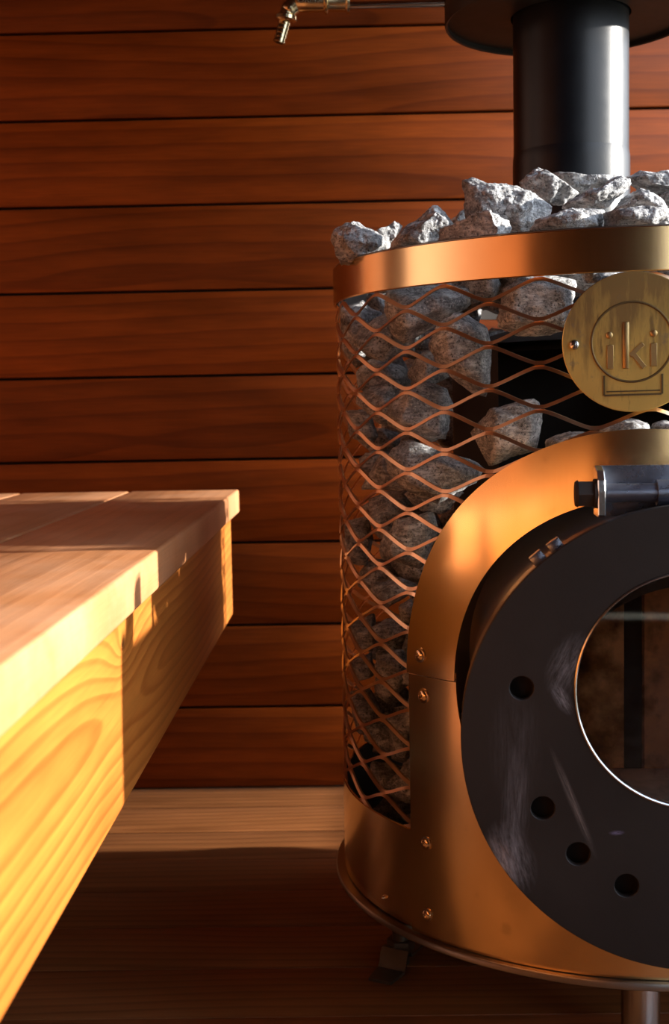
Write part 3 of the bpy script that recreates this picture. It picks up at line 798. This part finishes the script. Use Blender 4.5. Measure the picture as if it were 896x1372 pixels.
# stones seen through the mesh: outlines from the photograph
c2 = lambda p: crop(430, 340, 1.923, p)
c5 = lambda p: crop(430, 640, 2.8, p)
inner = [
 (c2([(448, 160), (470, 90), (520, 55), (600, 50), (662, 70), (655, 130), (645, 200), (560, 216), (500, 212), (455, 190)]), 'rounded speckled stone behind the mesh, just left of the brass badge'),
 (c2([(268, 240), (290, 185), (340, 148), (375, 150), (430, 190), (443, 260), (436, 378), (400, 372), (360, 310), (300, 288)]), 'tall speckled stone tapering downward, second left of the badge'),
 (c2([(160, 405), (210, 342), (280, 328), (325, 345), (341, 385), (325, 480), (290, 492), (220, 468), (170, 445)]), 'blocky stone with a pale right edge, behind the mesh left of centre'),
 (c2([(382, 465), (430, 390), (560, 368), (574, 420), (555, 505), (430, 552), (400, 500)]), 'angular stone just above the left shoulder of the metal arch'),
 (c2([(165, 95), (300, 70), (400, 85), (395, 130), (300, 170), (215, 238), (180, 215), (160, 150)]), 'long sloping stone directly under the top band at the left'),
 (c2([(156, 515), (220, 472), (330, 510), (425, 542), (420, 580), (300, 648), (210, 615), (165, 565)]), 'wide flat stone behind the mesh, touching the arch at its upper left'),
 (c2([(45, 140), (110, 115), (160, 150), (150, 260), (90, 300), (50, 250)]), 'dim stone at the far left edge, under the top band'),
 (c2([(85, 300), (140, 262), (215, 290), (235, 345), (170, 392), (85, 350)]), 'dim stone left of the tall tapering stone'),
 (c2([(60, 400), (125, 400), (150, 470), (120, 505), (70, 475)]), 'small dim stone at the far left edge, left of the blocky stone'),
 (c2([(715, 450), (760, 432), (800, 424), (845, 437), (852, 470), (800, 500), (720, 490)]), 'small grey stone peeping over the arch below the badge'),
 (c2([(852, 440), (880, 431), (930, 436), (950, 460), (930, 490), (860, 490)]), 'small grey stone over the arch at the right edge of the photo'),
 (c2([(570, 480), (640, 452), (700, 462), (705, 500), (600, 520), (575, 500)]), 'low stone over the arch, right of the angular stone'),
 (c5([(205, 250), (280, 150), (420, 120), (445, 200), (400, 300), (370, 345), (220, 310)]), 'big brown-lit stone left of the arch at door hinge height'),
 (c5([(285, 480), (335, 445), (375, 500), (365, 570), (300, 540)]), 'small round stone against the edge of the arch'),
 (c5([(105, 545), (200, 505), (215, 620), (190, 655), (130, 645)]), 'mottled stone near the left edge, level with the arch seam'),
 (c5([(105, 690), (190, 655), (205, 740), (140, 765)]), 'small mottled stone near the left edge, just under seam height'),
 (c5([(205, 650), (300, 640), (335, 700), (330, 770), (250, 860), (200, 800)]), 'upright stone beside the panel, below the arch seam'),
 (c5([(180, 400), (300, 370), (360, 400), (330, 440), (250, 492), (180, 445)]), 'flat stone below the big brown-lit stone left of the arch'),
 (c5([(90, 160), (180, 140), (200, 230), (170, 330), (90, 330)]), 'dim stone at the far left edge, level with the door hinge'),
 (c5([(100, 800), (180, 780), (240, 880), (230, 980), (130, 960)]), 'dim stone near the left edge, halfway down the lower mesh'),
 (c5([(240, 900), (320, 860), (340, 960), (335, 1080), (260, 1060)]), 'rough stone beside the panel, halfway down the lower mesh'),
 (c5([(180, 1060), (280, 1070), (350, 1130), (350, 1200), (260, 1230), (190, 1150)]), 'golden-speckled stone low behind the mesh beside the panel'),
]
for k, (poly, lab) in enumerate(inner):
    cu_ = sum(p[0] for p in poly)/len(poly); cv_ = sum(p[1] for p in poly)/len(poly)
    Pc = on_cyl(cu_, cv_, .236)
    c, me = px_stone(poly, Pc.y, .026, 40+k, None, 4, .2755, .0024)
    rad = max((v.co.length for v in me.vertices))
    add_stone(c, me, lab, GM); spheres.append((Vector(c), rad*.85))
# remaining stones, packed round the firebox wherever the mesh shows them
def rand_stone(r, seed, sub):
    rr = random.Random(seed); P = []
    ax = (rr.uniform(.85, 1.15), rr.uniform(.75, 1.1), rr.uniform(.7, 1.0))
    for _ in range(13):
        v = Vector((rr.gauss(0, 1), rr.gauss(0, 1), rr.gauss(0, 1))).normalized()
        P.append(Vector((v.x*ax[0], v.y*ax[1], v.z*ax[2]))*r*rr.uniform(.85, 1.1))
    return P
def level(z):
    for zz, t in ((.615, 'just under the top band'), (.565, 'at badge height'), (.515, 'level with the top of the arch'), (.465, 'at door hinge height'), (.41, 'level with the top of the door glass'), (.355, 'level with the middle of the glass'), (.30, 'level with the arch seam'), (.25, 'level with the bottom of the glass')):
        if z > zz: return t
    return 'just above the bottom band'
rows_lab = {}
cand = []
rr = random.Random(3)
for layer, Rc in ((0, .238), (1, .205)):
    z = .090+.03*layer; row = 0
    while z < .655:
        z += .036
        n = 44
        for q in range(n):
            az = -3.75+q*(2.95/n)+rr.uniform(-.03, .03)+(.033 if row % 2 else 0)
            cand.append((Vector((CX+Rc*cos(az), CY+Rc*sin(az), z+rr.uniform(-.008, .008))), rr.uniform(.024, .036), az, layer))
        row += 1
n_f = 0; fill = []
def proj(P):
    d = (P-O); w = d.dot(Fv); return 448+FPX*d.dot(Rv)/w, 672-FPX*d.dot(Uv)/w
for P, r, az, layer in cand:
    s = (az-PH)*R0
    if hypot(s, P.z-ZC0) < .150+r+.012 and abs(s) < .3: continue
    u, v = proj(P)
    if abs(s) < .212 - .03 and P.z < ZC0 + .03: continue
    if u > 925 or (u > 600 and P.z < .63): continue
    if P.z-r < .092 or P.z + r > .688: continue
    if any((P-q).length < (r+w)*.80 for q, w in spheres): continue
    c, me = stone_mesh([P+p for p in rand_stone(r, 900+n_f, 4)], 3 if layer else 4, 70+n_f, .0024, .2755)
    o = add_stone(c, me, 'dark stone', GM); spheres.append((P, r)); n_f += 1
    fill.append((o, az, P.z, layer))
WORD = ['first', 'second', 'third', 'fourth', 'fifth', 'sixth', 'seventh', 'eighth', 'ninth', 'tenth', 'eleventh', 'twelfth', 'thirteenth', 'fourteenth', 'fifteenth', 'sixteenth', 'seventeenth']
def lev(z): return min(int((z-.09)/.044), 13)
for layer in (0, 1):
    for lv in range(14):
        row = sorted([q for q in fill if q[3] == layer and lev(q[2]) == lv], key=lambda q: q[1])
        for k_, q in enumerate(row):
            q[0]['label'] = '%s stone, %s layer up from the bottom band, %s from the stove\'s left edge' % (('dim', 'deeper-set dark')[layer], WORD[lv], WORD[k_])
print('filler stones', n_f)
# uncountable rubble hidden under the heap that carries the top stones
V, F = [], []
rr = random.Random(9)
for k in range(150+29*11):
    a = rr.uniform(0, 2*pi); rad = sqrt(rr.uniform(.085**2, .245**2)); r = rr.uniform(.022, .03)
    c = Vector((CX+rad*cos(a), CY+rad*sin(a), rr.uniform(.662, .682)))
    if k >= 150:                             # right side and back, packed in rings
        q = k-150; r = rr.uniform(.030, .036); a = -1.41+(q % 29)*.135+rr.uniform(-.03, .03); rad = rr.uniform(.200, .232)
        c = Vector((CX+rad*cos(a), CY+rad*sin(a), .126+(q//29)*.050))
    if hypot(c.x-PXc, c.y-PYc) < .062+r: continue
    cc, me = stone_mesh([c+p for p in rand_stone(r, 3000+k, 3)], 3, 500+k, .002)
    s_ = ((c-SO).dot(Ns), c.z-ZC0)
    if (c-SO).dot(Nn) > 0 and hypot(*s_) < .150+r+.008: continue
    if any((c-q).length < (r+w)*.78 for q, w in spheres): continue
    b = len(V); V += [Vector(v.co)+cc for v in me.vertices]; F += [[b+i for i in p.vertices] for p in me.polygons]
rub = link('stone_rubble', mesh_from(V, F, True), STONEM); tag(rub, 'bed of grey stones filling the stove under the visible heap', 'stones', None, 'stuff')
